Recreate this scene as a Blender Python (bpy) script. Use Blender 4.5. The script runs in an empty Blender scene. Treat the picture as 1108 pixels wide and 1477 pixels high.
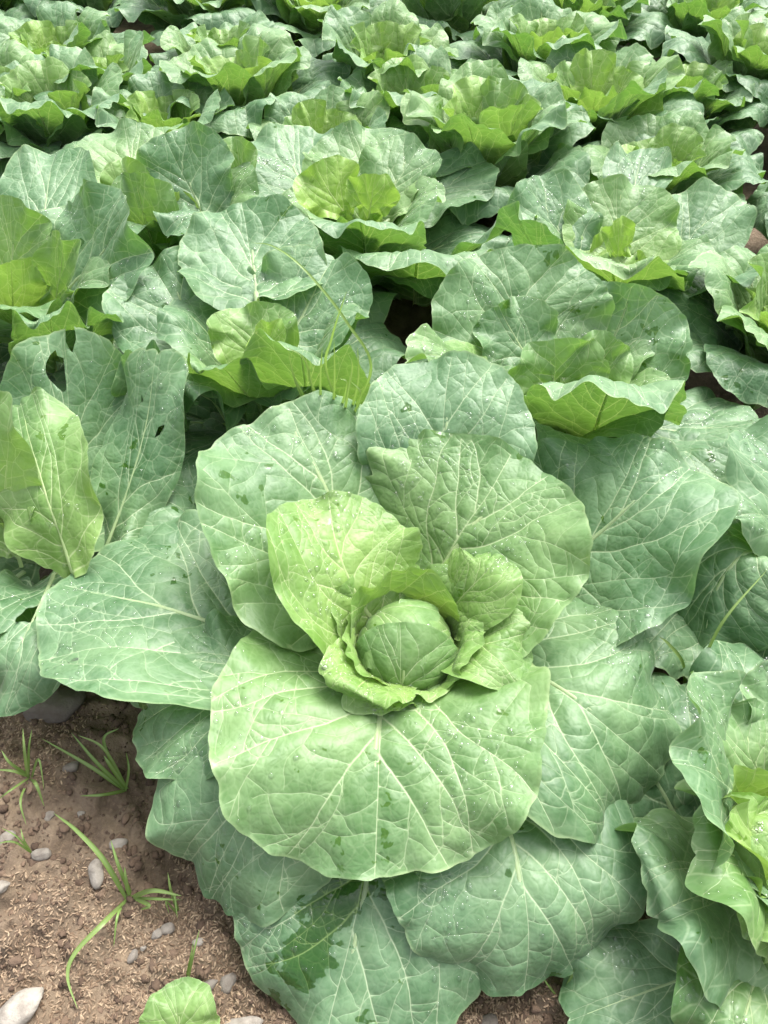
import bpy, math, random
import numpy as np
from mathutils import Vector, noise
from mathutils.geometry import delaunay_2d_cdt

# ------------------------------------------------------------------ camera, sky, sun, exposure
R = math.radians
scene = bpy.context.scene
COL = scene.collection
CZ, DEP, FPX = 0.95, R(48.0), 1115.0
cam_data = bpy.data.cameras.new('camera'); cam = bpy.data.objects.new('camera', cam_data); COL.objects.link(cam)
cam.location = (0, 0, CZ); cam.rotation_euler = (R(90) - DEP, 0, 0)
cam_data.sensor_fit = 'VERTICAL'; cam_data.angle = 2 * math.atan(738.5 / FPX)
cam_data.clip_start = 0.02; cam_data.clip_end = 2000
scene.camera = cam

world = bpy.data.worlds.new('World'); scene.world = world; world.use_nodes = True
wn = world.node_tree.nodes; wl = world.node_tree.links
SUN_EL, SUN_AZ = R(62), R(35)          # azimuth from +Y towards +X
sky = wn.new('ShaderNodeTexSky'); sky.sky_type = 'NISHITA'; sky.sun_disc = False
sky.sun_elevation = SUN_EL; sky.sun_rotation = SUN_AZ
sky.air_density = 1.0; sky.dust_density = 6.0; sky.ozone_density = 1.0
hs = wn.new('ShaderNodeHueSaturation'); hs.inputs['Saturation'].default_value = 0.28   # cloud-grey sky
wl.new(sky.outputs[0], hs.inputs['Color'])
bgn = wn['Background']; bgn.inputs[1].default_value = 0.13
wl.new(hs.outputs[0], bgn.inputs[0])
sun_d = bpy.data.lights.new('sun', 'SUN'); sun_d.energy = 1.5; sun_d.angle = R(30); sun_d.color = (1.0, 0.97, 0.92)
sun = bpy.data.objects.new('sun', sun_d); COL.objects.link(sun)
sd = Vector((math.sin(SUN_AZ) * math.cos(SUN_EL), math.cos(SUN_AZ) * math.cos(SUN_EL), math.sin(SUN_EL)))
sun.rotation_euler = sd.to_track_quat('Z', 'Y').to_euler()
scene.view_settings.view_transform = 'Standard'; scene.view_settings.look = 'None'
scene.view_settings.gamma = 1.0; scene.view_settings.use_curve_mapping = False
scene.view_settings.exposure = 1.58

# ------------------------------------------------------------------ helpers
rs = np.random.RandomState(7)
rnd = random.Random(11)
cD, sD = math.cos(DEP), math.sin(DEP)

def ray(px, py):
    a = (px - 554) / FPX; b = (738.5 - py) / FPX
    return np.array([a, cD + b * sD, -sD + b * cD])
def Pz(px, py, z):                     # the place on the plane z that the photograph shows there
    r = ray(px, py); return np.array([0, 0, CZ]) + r * ((z - CZ) / r[2])
def Py(px, py, y):                     # the same on the upright plane y
    r = ray(px, py); return np.array([0, 0, CZ]) + r * (y / r[1])

def empty(name, loc):
    o = bpy.data.objects.new(name, None); o.empty_display_size = 0.05; COL.objects.link(o); o.location = loc; return o
def tag(o, label=None, cat=None, group=None, kind=None):
    for k, v in (('label', label), ('category', cat), ('group', group), ('kind', kind)):
        if v: o[k] = v
    return o
def mesh_obj(name, V, F, mat, parent=None, loc=None, attrs=None, smooth=True):
    me = bpy.data.meshes.new(name)
    V = np.asarray(V, float)
    me.from_pydata(V.tolist(), [], F if isinstance(F, list) else F.tolist())
    if smooth: me.polygons.foreach_set('use_smooth', np.ones(len(me.polygons), bool))
    for k, a in (attrs or {}).items():
        a = np.asarray(a, np.float32)
        if a.ndim == 1:
            at = me.attributes.new(k, 'FLOAT', 'POINT'); at.data.foreach_set('value', a)
        else:
            at = me.attributes.new(k, 'FLOAT_VECTOR', 'POINT'); at.data.foreach_set('vector', a.ravel())
    me.materials.append(mat); me.update()
    o = bpy.data.objects.new(name, me); COL.objects.link(o)
    if parent: o.parent = parent
    if loc is not None: o.location = loc
    return o

class NT:                               # small node-tree writer
    def __init__(s, name):
        s.m = bpy.data.materials.new(name); s.m.use_nodes = True; s.t = s.m.node_tree
        s.out = s.t.nodes['Material Output']; s.p = s.t.nodes['Principled BSDF']
    def n(s, typ, **kw):
        nd = s.t.nodes.new('ShaderNode' + typ)
        for k, v in kw.items():
            if k.startswith('_'): setattr(nd, k[1:], v)
        return nd
    def l(s, a, b): s.t.links.new(a, b)
    def inp(s, sock, v):
        if hasattr(v, 'default_value') or isinstance(v, bpy.types.NodeSocket): s.l(v, sock)
        else: sock.default_value = v
    def math(s, op, a, b=0.0, c=None, clamp=False):
        nd = s.n('Math', _operation=op, _use_clamp=clamp)
        s.inp(nd.inputs[0], a); s.inp(nd.inputs[1], b)
        if c is not None: s.inp(nd.inputs[2], c)
        return nd.outputs[0]
    def mix(s, f, a, b, blend='MIX'):
        nd = s.n('Mix', _data_type='RGBA', _blend_type=blend)
        s.inp(nd.inputs[0], f)
        s.inp(nd.inputs[6], (*a, 1) if isinstance(a, tuple) else a)
        s.inp(nd.inputs[7], (*b, 1) if isinstance(b, tuple) else b)
        return nd.outputs[2]
    def attr(s, name, vec=False):
        nd = s.n('Attribute'); nd.attribute_name = name
        return nd.outputs['Vector'] if vec else nd.outputs['Fac']
    def noise(s, vec, scale, detail=2.0, rough=0.5, color=False):
        nd = s.n('TexNoise'); s.inp(nd.inputs['Scale'], scale); nd.inputs['Detail'].default_value = detail
        nd.inputs['Roughness'].default_value = rough
        if vec is not None: s.l(vec, nd.inputs['Vector'])
        return nd.outputs['Color'] if color else nd.outputs['Fac']
    def ramp(s, f, lo, hi, a=0.0, b=1.0, smooth=True):
        nd = s.n('MapRange', _interpolation_type='SMOOTHSTEP' if smooth else 'LINEAR')
        s.inp(nd.inputs[0], f); s.inp(nd.inputs[1], lo); s.inp(nd.inputs[2], hi); s.inp(nd.inputs[3], a); s.inp(nd.inputs[4], b)
        return nd.outputs[0]

# ------------------------------------------------------------------ materials
def leaf_material():
    t = NT('cabbage_leaf')
    luv = t.attr('luv', True); vein = t.attr('vein'); young = t.attr('young'); rim = t.attr('rim'); wet = t.attr('wet'); fine = t.attr('fine')
    geo = t.n('NewGeometry'); pos = geo.outputs['Position']
    # slightly warped leaf-plane coordinates
    w = t.noise(luv, 26.0, 2.0, color=True)
    wv = t.n('VectorMath', _operation='MULTIPLY_ADD'); t.l(w, wv.inputs[0]); wv.inputs[1].default_value = (.016, .016, 0); t.l(luv, wv.inputs[2])
    def net(scale, width):
        v = t.n('TexVoronoi', _feature='DISTANCE_TO_EDGE', _voronoi_dimensions='2D'); t.l(wv.outputs[0], v.inputs['Vector']); v.inputs['Scale'].default_value = scale
        return t.ramp(v.outputs['Distance'], 0.0, width, 1.0, 0.0), v.outputs['Distance']
    n1, d1 = net(40.0, 0.055)
    n2, d2 = net(120.0, 0.16)
    n1f = t.math('MULTIPLY', n1, fine)
    big = t.noise(luv, 9.0, 3.0, .55)
    mid = t.noise(luv, 60.0, 3.0, .6)
    bloom = t.ramp(t.math('MULTIPLY_ADD', mid, 0.5, t.math('MULTIPLY', big, .75)), .38, .85)
    old = t.mix(bloom, (.060, .152, .058), (.188, .318, .174))
    yng = t.mix(bloom, (.165, .322, .028), (.290, .440, .080))
    yb = t.math('ADD', young, t.math('MULTIPLY', t.math('SUBTRACT', big, .5), .35), clamp=True)
    col = t.mix(yb, old, yng)
    vf = t.math('ADD', t.math('MULTIPLY', vein, .85), t.math('ADD', t.math('MULTIPLY', n1f, .34), t.math('MULTIPLY', n2, .05)), clamp=True)
    vcol = t.mix(young, (.475, .590, .375), (.550, .650, .270))
    col = t.mix(vf, col, vcol)
    col = t.mix(t.math('MULTIPLY', t.ramp(rim, .972, 1.0), t.ramp(big, .35, .7, .05, .5)), col, (.46, .58, .30))
    # rain-wetted patches: the waxy bloom is gone and the deep green shows
    wn_ = t.noise(wv.outputs[0], 42.0, 3.0, .55); wb = t.noise(luv, 7.0, 1.0)
    wm = t.ramp(t.math('ADD', t.math('MULTIPLY_ADD', wb, .55, wn_), t.math('MULTIPLY', wet, .50)), .985, 1.03)
    wcol = t.mix(young, (.026, .090, .012), (.120, .250, .010))
    wcol = t.mix(t.math('MULTIPLY', vf, .8), wcol, (.25, .40, .10))
    col = t.mix(t.math('MULTIPLY', wm, .9), col, wcol)
    hole = t.noise(luv, 190.0, 1.0)
    spot = t.math('MULTIPLY', t.ramp(hole, .80, .84), .5)
    col = t.mix(spot, col, (.16, .13, .05))
    t.l(col, t.p.inputs['Base Color'])
    rough = t.math('MULTIPLY_ADD', wm, -.37, t.math('MULTIPLY_ADD', mid, .14, .39))
    t.l(rough, t.p.inputs['Roughness'])
    t.p.inputs['IOR'].default_value = 1.5
    t.l(t.math('MULTIPLY_ADD', young, -.12, .18), t.p.inputs['Sheen Weight']); t.p.inputs['Sheen Roughness'].default_value = .32; t.p.inputs['Sheen Tint'].default_value = (.92, .97, .92, 1)
    h = t.math('ADD', t.math('MULTIPLY', t.ramp(d1, 0, .30), t.math('MULTIPLY', fine, .6)), t.math('MULTIPLY', t.ramp(d2, 0, .35), .16))
    h = t.math('ADD', h, t.math('MULTIPLY', mid, .5))
    h = t.math('MULTIPLY_ADD', vein, -.25, h)
    b = t.n('Bump'); b.inputs['Strength'].default_value = .6; b.inputs['Distance'].default_value = .0018; t.l(h, b.inputs['Height'])
    t.l(b.outputs[0], t.p.inputs['Normal'])
    tr = t.n('BsdfTranslucent')
    tcol = t.mix(young, (.115, .265, .030), (.290, .455, .065)); tcol = t.mix(t.math('MULTIPLY', vf, .6), tcol, (.50, .62, .16))
    t.l(tcol, tr.inputs['Color']); t.l(b.outputs[0], tr.inputs['Normal'])
    add = t.n('MixShader'); add.inputs[0].default_value = .32
    t.l(t.p.outputs[0], add.inputs[1]); t.l(tr.outputs[0], add.inputs[2]); t.l(add.outputs[0], t.out.inputs['Surface'])
    return t.m

def rib_material():
    t = NT('leaf_midrib'); luv = t.attr('luv', True); young = t.attr('young')
    n = t.noise(luv, 90.0, 2.0)
    c = t.mix(young, (.475, .590, .375), (.550, .650, .270)); c = t.mix(t.math('MULTIPLY', n, .4), c, (.36, .50, .24))
    t.l(c, t.p.inputs['Base Color']); t.p.inputs['Roughness'].default_value = .42
    tr = t.n('BsdfTranslucent'); t.l(t.mix(.75, c, (.80, .90, .42)), tr.inputs['Color'])
    mx = t.n('MixShader'); mx.inputs[0].default_value = .5
    t.l(t.p.outputs[0], mx.inputs[1]); t.l(tr.outputs[0], mx.inputs[2]); t.l(mx.outputs[0], t.out.inputs['Surface'])
    return t.m

def soil_material():
    t = NT('soil'); g = t.n('NewGeometry').outputs['Position']
    a = t.noise(g, 9.0, 5.0, .6); b = t.noise(g, 160.0, 4.0, .7); c = t.noise(g, 45.0, 3.0, .6)
    col = t.mix(t.ramp(a, .35, .7), (.076, .051, .033), (.186, .136, .090))
    col = t.mix(t.ramp(c, .35, .75), col, t.mix(a, (.104, .071, .046), (.245, .187, .130)))
    col = t.mix(t.ramp(b, .52, .75), col, (.215, .155, .100))
    t.l(col, t.p.inputs['Base Color']); t.p.inputs['Roughness'].default_value = .92
    h = t.math('ADD', b, t.math('MULTIPLY', c, 1.5)); bp = t.n('Bump'); bp.inputs['Distance'].default_value = .004; bp.inputs['Strength'].default_value = .8
    t.l(h, bp.inputs['Height']); t.l(bp.outputs[0], t.p.inputs['Normal'])
    return t.m

def tinted_material(name, c0, c1, rough, nscale, dark=None, bump=.001):
    t = NT(name); r = t.attr('tint'); g = t.n('NewGeometry').outputs['Position']
    n = t.noise(g, nscale, 4.0, .65)
    col = t.mix(r, c0, c1)
    col = t.mix(t.ramp(n, .35, .75, 0, .55), col, dark or tuple(x * .45 for x in c0))
    t.l(col, t.p.inputs['Base Color']); t.p.inputs['Roughness'].default_value = rough
    bp = t.n('Bump'); bp.inputs['Distance'].default_value = bump; bp.inputs['Strength'].default_value = .7; t.l(n, bp.inputs['Height']); t.l(bp.outputs[0], t.p.inputs['Normal'])
    return t.m

def grass_material():
    t = NT('grass_blade'); r = t.attr('tint'); e = t.attr('vein')
    col = t.mix(r, (.120, .235, .030), (.230, .350, .090)); col = t.mix(t.math('MULTIPLY', e, .55), col, (.34, .46, .20))
    t.l(col, t.p.inputs['Base Color']); t.p.inputs['Roughness'].default_value = .38
    tr = t.n('BsdfTranslucent'); t.l(t.mix(.5, col, (.25, .42, .03)), tr.inputs['Color'])
    mx = t.n('MixShader'); mx.inputs[0].default_value = .42
    t.l(t.p.outputs[0], mx.inputs[1]); t.l(tr.outputs[0], mx.inputs[2]); t.l(mx.outputs[0], t.out.inputs['Surface'])
    return t.m

def water_material():
    t = NT('water_drop')
    fr = t.n('Fresnel'); fr.inputs['IOR'].default_value = 1.33
    tp = t.n('BsdfTransparent'); tp.inputs[0].default_value = (1, 1, 1, 1)
    gl = t.n('BsdfGlossy'); gl.inputs['Roughness'].default_value = .03
    mx = t.n('MixShader'); t.l(t.math('MULTIPLY_ADD', fr.outputs[0], .4, .03, clamp=True), mx.inputs[0]); t.l(tp.outputs[0], mx.inputs[1]); t.l(gl.outputs[0], mx.inputs[2]); t.l(mx.outputs[0], t.out.inputs['Surface'])
    return t.m

M_LEAF, M_RIB, M_SOIL, M_GRASS, M_WATER = leaf_material(), rib_material(), soil_material(), grass_material(), water_material()
M_HUSK = tinted_material('rice_husk', (.150, .095, .058), (.400, .300, .200), .8, 300)
M_CLOD = tinted_material('soil_clod', (.075, .047, .031), (.170, .115, .078), .95, 120, bump=.003)
M_STONE = tinted_material('field_stone', (.125, .108, .092), (.340, .312, .270), .85, 70, dark=(.085, .062, .046), bump=.004)

# ------------------------------------------------------------------ leaf templates: outline, venation and triangulation
SHAPES = {
    'round': [(.055, .0), (.17, .015), (.36, .15), (.485, .40), (.49, .62), (.39, .84), (.22, .965), (0, 1.0)],
    'fan':   [(.06, .0), (.22, -.03), (.42, .05), (.515, .28), (.50, .56), (.405, .80), (.22, .955), (0, .995)],
    'spoon': [(.045, .0), (.085, .10), (.20, .28), (.385, .50), (.455, .70), (.37, .89), (.19, .98), (0, 1.0)],
}
def catmull(P, n):
    P = np.asarray(P, float); Q = np.vstack([2 * P[0] - P[1], P, 2 * P[-1] - P[-2]]); out = []
    for i in range(len(P) - 1):
        p0, p1, p2, p3 = Q[i:i + 4]
        for t in np.linspace(0, 1, n, endpoint=False):
            out.append(.5 * ((2 * p1) + (-p0 + p2) * t + (2 * p0 - 5 * p1 + 4 * p2 - p3) * t * t + (-p0 + 3 * p1 - 3 * p2 + p3) * t ** 3))
    out.append(P[-1]); return np.array(out)

def seg_dist(Q, A, B):
    d = B - A; L2 = (d * d).sum(1) + 1e-12
    t = np.clip(((Q[:, None, :] - A[None]) * d[None]).sum(2) / L2[None], 0, 1)
    return np.sqrt((((A[None] + d[None] * t[..., None]) - Q[:, None, :]) ** 2).sum(2))

class Template: pass
def make_template(shape, lod, seed):
    r = random.Random(seed); T = Template()
    half = catmull(SHAPES[shape], 10)
    full = np.vstack([half, (half * [-1, 1])[::-1][1:]])
    c = np.array([0, .5]); rel = full - c
    th = np.arctan2(rel[:, 0], rel[:, 1]); rad = np.hypot(rel[:, 0], rel[:, 1])
    o = np.argsort(th); th, rad = th[o], rad[o]
    tt = np.linspace(-math.pi, math.pi, 721); rr = np.interp(tt, th, rad, period=2 * math.pi)
    ph = [r.uniform(0, 6.28) for _ in range(6)]
    wob = (.008 if lod == 'hi' else .018) * np.sin(3 * tt + ph[0]) + .010 * np.sin(5 * tt + ph[1]) + .010 * np.sin(9 * tt + ph[2]) + .007 * np.sin(17 * tt + ph[3]) + .004 * np.sin(31 * tt + ph[4]) + .0028 * np.sin(53 * tt + ph[5])
    near_base = np.clip((math.pi - np.abs(tt)) / .5, 0, 1)
    rr = rr * (1 + wob * near_base)
    for _ in range(r.choice([0, 1, 1, 2])):                              # small clefts in the margin
        t0 = r.uniform(-2.3, 2.3); dp = r.uniform(.03, .11); wd = r.uniform(.025, .06)
        rr = rr * (1 - dp * np.exp(-np.abs((tt - t0) / wd) ** 1.4))
    def rout(x, y): return np.interp(np.arctan2(x, y - .5), tt, rr)
    def relr(x, y): return np.hypot(x, y - .5) / rout(x, y)
    # --- veins: midrib, side veins, forks, net
    pts, segs, wid = [(0.0, 0.0)], [], []
    arr = np.zeros((6000, 2)); own = np.zeros(6000, int); cnt = [1]
    def addp(p, branch):
        arr[cnt[0]] = p; own[cnt[0]] = branch; cnt[0] += 1; pts.append(tuple(p)); return len(pts) - 1
    queue = []; bid = [0]
    ST = .022
    def grow(i0, ang, w0, w1, maxlen, level, bend, parent):
        bid[0] += 1; b = bid[0]; p = np.array(pts[i0]); i = i0; L = 0; side = r.choice([-1, 1]); side3 = r.choice([-1, 1])
        gap = {0: 9, 1: r.uniform(.12, .19), 2: r.uniform(.13, .2), 3: 9}[level]; gap3 = r.uniform(.045, .075); s2, s3 = 0, 0
        seq = [i0]
        while L < maxlen:
            ang += bend * ST + r.gauss(0, (.012, .07, .12, .20)[level])
            q = p + ST * np.array([math.sin(ang), math.cos(ang)])
            if (relr(q[0], q[1]) > (.985 if level < 2 else .97) and (level or q[1] > .5)) or cnt[0] > 5900: break
            hit = -1
            if level and L > 1.5 * ST:
                d = np.hypot(*(arr[:cnt[0]] - q).T); d[(own[:cnt[0]] == b)] = 9; d[i0] = 9
                k = int(np.argmin(d))
                if d[k] < (.014 if level < 2 else .019): hit = k
            f = min(1, L / max(maxlen * .62, .05)) ** .7; w = w0 + (w1 - w0) * f
            if hit >= 0:
                segs.append((i, hit)); wid.append((w, level)); break
            j = addp(q, b); segs.append((i, j)); wid.append((w, level)); i = j; p = q; L += ST; s2 += ST; s3 += ST; seq.append(i)
            if level in (1, 2) and s2 > gap and L > .06 and level < maxlev and (level == 1 or r.random() < .5):
                s2 = 0; side = -side
                queue.append((i, ang + side * r.uniform(.45, .8), w * .66, .0014, .5 if level == 1 else .25, 2, -side * r.uniform(.0, .9), b))
            if level < 3 and s3 > gap3 and maxlev > 2:
                s3 = 0; side3 = -side3; gap3 = r.uniform(.038, .070)
                queue.append((i, ang + side3 * r.uniform(.85, 1.35), .0019, .0014, .20, 3, side3 * r.uniform(-1.5, 1.5), b))
        return seq
    maxlev = {'hi': 3, 'mid': 2, 'low': 1}[lod]
    mid = grow(0, 0.0, .0125, .002, .95, 0, 0.0, -1)
    n = 5
    for k in range(n):
        for s in (-1, 1):
            f = (k + (.0 if s < 0 else .5) + r.uniform(-.12, .12)) / n
            f = max(f, 0.0)
            idx = mid[max(1, min(len(mid) - 2, int(1 + (f ** 1.4) * .66 * len(mid))))]
            a = s * (1.45 - 1.0 * f ** .7 + r.uniform(-.10, .10))
            queue.append((idx, a, 0.0078 * (1 - .45 * f), .0016, .90, 1, -s * r.uniform(.1, .8), 0))
    while queue:
        queue.sort(key=lambda e: e[5]); e = queue.pop(0); grow(*e)
    VP = np.array(pts); SG = np.array(segs); WD = np.array([w for w, _ in wid]); LV = np.array([l for _, l in wid])
    # --- points for the triangulation
    fl = []
    for (a, b2), w in zip(segs, WD):
        d = VP[b2] - VP[a]; nn = np.array([-d[1], d[0]]); nn /= (np.linalg.norm(nn) + 1e-9)
        mp = (VP[a] + VP[b2]) / 2
        for s in (-1, 1): fl += [VP[b2] + nn * s * max(w, .0019) * 1.2, mp + nn * s * max(w, .0019) * 1.2]
    fl = np.array(fl)
    nrim = {'hi': 260, 'mid': 170, 'low': 96}[lod]
    ta = np.linspace(-math.pi, math.pi, nrim, endpoint=False) + 1e-3; ro = np.interp(ta, tt, rr)
    RIM = np.stack([np.sin(ta) * ro, .5 + np.cos(ta) * ro], 1)
    sp = {'hi': .020, 'mid': .030, 'low': .042}[lod]
    gx, gy = np.meshgrid(np.arange(-.56, .56, sp), np.arange(-.05, 1.05, sp * .87)); gx[::2] += sp / 2
    G = np.stack([gx.ravel(), gy.ravel()], 1); G += np.array([[r.uniform(-.25, .25) * sp, r.uniform(-.25, .25) * sp] for _ in range(len(G))])
    G = G[relr(G[:, 0], G[:, 1]) < .975]
    taken = np.vstack([VP, fl])
    keep = np.ones(len(G), bool)
    for i0 in range(0, len(G), 500):
        d = ((G[i0:i0 + 500, None] - taken[None]) ** 2).sum(2).min(1); keep[i0:i0 + 500] = d > (sp * .45) ** 2
    fl = fl[relr(fl[:, 0], fl[:, 1]) < .975]
    allp = np.vstack([RIM, VP, fl, G[keep]])
    nr = len(RIM)
    vv, _, ff, *_ = delaunay_2d_cdt([Vector(p) for p in allp], [(int(a) + nr, int(b3) + nr) for a, b3 in segs], [list(range(nr))], 1, 1e-4)
    X = np.array([(v.x, v.y) for v in vv]); T.F = np.array([f for f in ff if len(f) == 3], int)
    a_, b_, c_ = X[T.F[:, 0]], X[T.F[:, 1]], X[T.F[:, 2]]
    area = (b_[:, 0] - a_[:, 0]) * (c_[:, 1] - a_[:, 1]) - (b_[:, 1] - a_[:, 1]) * (c_[:, 0] - a_[:, 0])
    T.F[area < 0] = T.F[area < 0][:, ::-1]
    A, B = VP[SG[:, 0]], VP[SG[:, 1]]
    vein = np.zeros(len(X)); dist = np.zeros(len(X)); strength = np.array([1.0, 1.0, .64, .40])[LV]
    wdraw = np.maximum(WD, .0019)
    for i0 in range(0, len(X), 400):
        D = seg_dist(X[i0:i0 + 400], A, B)
        vein[i0:i0 + 400] = (np.clip(1.25 - D / wdraw[None], 0, 1) * strength[None]).max(1)
        dist[i0:i0 + 400] = (D + .012 * (1 - strength)[None]).min(1)
    mj = LV < 2; dmaj = np.concatenate([seg_dist(X[i0:i0 + 800], A[mj], B[mj]).min(1) for i0 in range(0, len(X), 800)])
    T.X, T.vein, T.dist, T.dmaj = X, vein, dist, dmaj
    T.rim = np.minimum(relr(X[:, 0], X[:, 1]), 1.0); T.theta = np.arctan2(X[:, 0], X[:, 1] - .5); T.lod = lod
    T.inner = np.clip((T.rim - .35) / .65, 0, 1)
    return T

TPL = {}
def tpl(shape, lod, k):
    n = {'hi': 3, 'mid': 2, 'low': 1}[lod]; k = k % n
    key = (shape, lod, k)
    if key not in TPL: TPL[key] = make_template(shape, lod, hash((shape == 'fan', shape == 'spoon', k)) % 1000 + 17 * k + (3 if lod == 'hi' else 5))
    return TPL[key]

def lowfreq(n, seed, X, sc):
    r = np.random.RandomState(seed); out = np.zeros(len(X))
    for _ in range(n):
        k = r.normal(0, sc, 2); out += np.sin(X @ k + r.uniform(0, 6.28)) * r.uniform(.4, 1)
    return out / n

LEAVES = []            # for the rain drops
UP = np.array([0, 0, 1.0])
def make_leaf(plant, ctrl, W, shape='round', lod='mid', young=0.0, cup=(.35, .15), wave=(.012, 5), curl=0.0, roll=0.0, wet=None, holes=(), seed=None, az=None, fine=None, rib=True, bul=1.0, side=0.0, label=None, frill=1.0):
    """ctrl: world points along the midrib, W: width in metres, cup: edge angle at base and tip in radians."""
    seed = seed if seed is not None else rnd.randint(0, 99999)
    r = random.Random(seed)
    T = tpl(shape, lod, seed)
    o = np.array(plant.location)
    C = catmull(np.array(ctrl) - o, 12)
    L_ = np.concatenate([[0], np.cumsum(np.linalg.norm(np.diff(C, axis=0), axis=1))]); L = L_[-1]
    d = (C[-1] - C[0]) * [1, 1, 0] if az is None else np.array([math.sin(az), math.cos(az), 0])
    d = d / (np.linalg.norm(d) + 1e-9)
    S0 = np.cross(d, UP)
    flip = r.random() < .5
    X2 = T.X * [-1, 1] if flip else T.X.copy()
    F = T.F[:, ::-1] if flip else T.F
    for hx, hy, ha, hb, an in holes:                                     # eaten holes with rounded edges
        q = X2 - [hx, hy]; ca, sa = math.cos(an), math.sin(an)
        u, v = (q[:, 0] * ca + q[:, 1] * sa) / ha, (-q[:, 0] * sa + q[:, 1] * ca) / hb
        lim = 1 + .22 * np.sin(2 * np.arctan2(v, u) + hx * 40) + .12 * np.sin(5 * np.arctan2(v, u) + hy * 30); rad = np.hypot(u, v) + 1e-6
        ins = rad < lim; F = F[~ins[F].all(1)]
        k2 = np.where(ins, lim / rad, 1.0); u, v = u * k2 * ha, v * k2 * hb
        X2 = np.where(ins[:, None], np.stack([hx + u * ca - v * sa, hy + u * sa + v * ca], 1), X2)
    x, y = X2[:, 0] * W, np.clip(X2[:, 1], -.1, 1.05)
    s = np.clip(y, 0, 1) * L
    M = np.stack([np.interp(s, L_, C[:, i]) for i in range(3)], 1)
    tan = np.gradient(C, L_, axis=0); tan /= np.linalg.norm(tan, axis=1, keepdims=True)
    Tn = np.stack([np.interp(s, L_, tan[:, i]) for i in range(3)], 1); Tn /= np.linalg.norm(Tn, axis=1, keepdims=True)
    M = M + Tn * ((y - np.clip(y, 0, 1)) * L)[:, None]
    S = S0[None] - Tn * (Tn @ S0)[:, None]; S /= np.linalg.norm(S, axis=1, keepdims=True)
    N = np.cross(S, Tn)
    cr, sr = math.cos(roll), math.sin(roll); S, N = S * cr + N * sr, N * cr - S * sr
    alpha = cup[0] + (cup[1] - cup[0]) * y + side * np.sign(x)
    kap = alpha / (W / 2); kap = np.where(np.abs(kap) < .05, .05, kap)
    # gentle irregular warp along the edge, growing towards the rim
    f = wave[1]; ph = r.uniform(0, 6.28)
    wv = (np.sin(T.theta * f + ph) + .55 * np.sin(T.theta * (f * 1.9) + 2 * ph) + .3 * np.sin(T.theta * (f * 2.9) + 3 * ph) * .5) * wave[0] * T.inner ** 2.0
    Xm = np.stack([x, s], 1)
    wv += (np.sin(T.theta * 19 + 5 * ph) + .45 * np.sin(T.theta * 27 + 7 * ph)) * W * (.010 if lod == 'low' else .0055) * frill * np.clip((T.rim - .72) / .28, 0, 1) ** 2
    wv += lowfreq(5, seed, Xm, 26) * W * .030
    wv += lowfreq(6, seed + 1, Xm, 85) * W * (.022 if lod == 'low' else .012) * T.inner
    if lod != 'hi': wv += lowfreq(9, seed + 2, Xm, 150) * W * (.020 if lod == 'low' else .009)
    if curl: wv -= curl * W * np.clip((T.rim - .55) / .45, 0, 1) ** 2.2 * np.clip(y * 2, 0, 1)
    bulge = (1 - np.exp(-(T.dist / .018) ** 1.5)) * .0066 * W * bul + (1 - np.exp(-(T.dmaj / .045) ** 1.5)) * .013 * W * bul * np.clip(1.25 - T.rim, 0, 1)
    P = M + S * (np.sin(kap * x) / kap)[:, None] + N * ((1 - np.cos(kap * x)) / kap + wv + bulge)[:, None]
    off = np.array([r.uniform(0, 9), r.uniform(0, 9)])
    wetv = np.full(len(x), .0)
    if wet:
        for wx, wy, wa, wb2, an in wet:
            q = T.X - [wx, wy]; ca, sa = math.cos(an), math.sin(an)
            if flip: q = T.X * [-1, 1] - [wx, wy]
            u, v = (q[:, 0] * ca + q[:, 1] * sa) / wa, (-q[:, 0] * sa + q[:, 1] * ca) / wb2
            wetv = np.maximum(wetv, np.exp(-.75 * (u * u + v * v)))
    yv = np.clip(young + (.40 if young > .12 else .14) * (.45 - y) * (1 if lod != 'hi' else .6), 0, 1)
    luv = np.stack([x + off[0], s + off[1], np.zeros(len(x))], 1)
    ob = mesh_obj('leaf', P, F, M_LEAF, plant, attrs=dict(vein=T.vein, young=yv, rim=T.rim, wet=wetv, luv=luv, fine=np.full(len(x), fine if fine is not None else {'hi': .25, 'mid': .75, 'low': .9}[lod])))
    if label: ob['label'] = label
    LEAVES.append((P + o, F, lod))
    if rib:
        # midrib: a tapered stalk that sits half sunk in the blade
        ns, na = 16, 6; ss = np.linspace(-.10, .86, ns); V, Fq = [], []
        for i, q in enumerate(ss):
            qs = max(q, 0) * L
            m = np.array([np.interp(qs, L_, C[:, k]) for k in range(3)]); tn = np.array([np.interp(qs, L_, tan[:, k]) for k in range(3)]); tn /= np.linalg.norm(tn)
            if q < 0: m = m + tn * q * L
            sn = S0 - tn * (tn @ S0); sn /= np.linalg.norm(sn); nn = np.cross(sn, tn); sn, nn = sn * cr + nn * sr, nn * cr - sn * sr
            k = int(np.argmin((T.X[:, 0]) ** 2 * 40 + (T.X[:, 1] - max(q, 0)) ** 2)); m = m + nn * (wv[k])
            ww = W * (.0185 * (1 - q) ** 1.25 + .0016)
            for a in range(na):
                an = -.5 + (math.pi + 1.0) * a / (na - 1); V.append(m + sn * math.cos(an) * ww + nn * (math.sin(an) * ww * .62 - ww * .08))
            if i:
                for a in range(na - 1): b0 = (i - 1) * na; Fq.append((b0 + a, b0 + (a + 1) % na, b0 + na + (a + 1) % na, b0 + na + a))
        V = np.array(V); mesh_obj('midrib', V, Fq, M_RIB, ob, attrs=dict(luv=V * 3, young=np.full(len(V), young)))
    return ob

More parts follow.
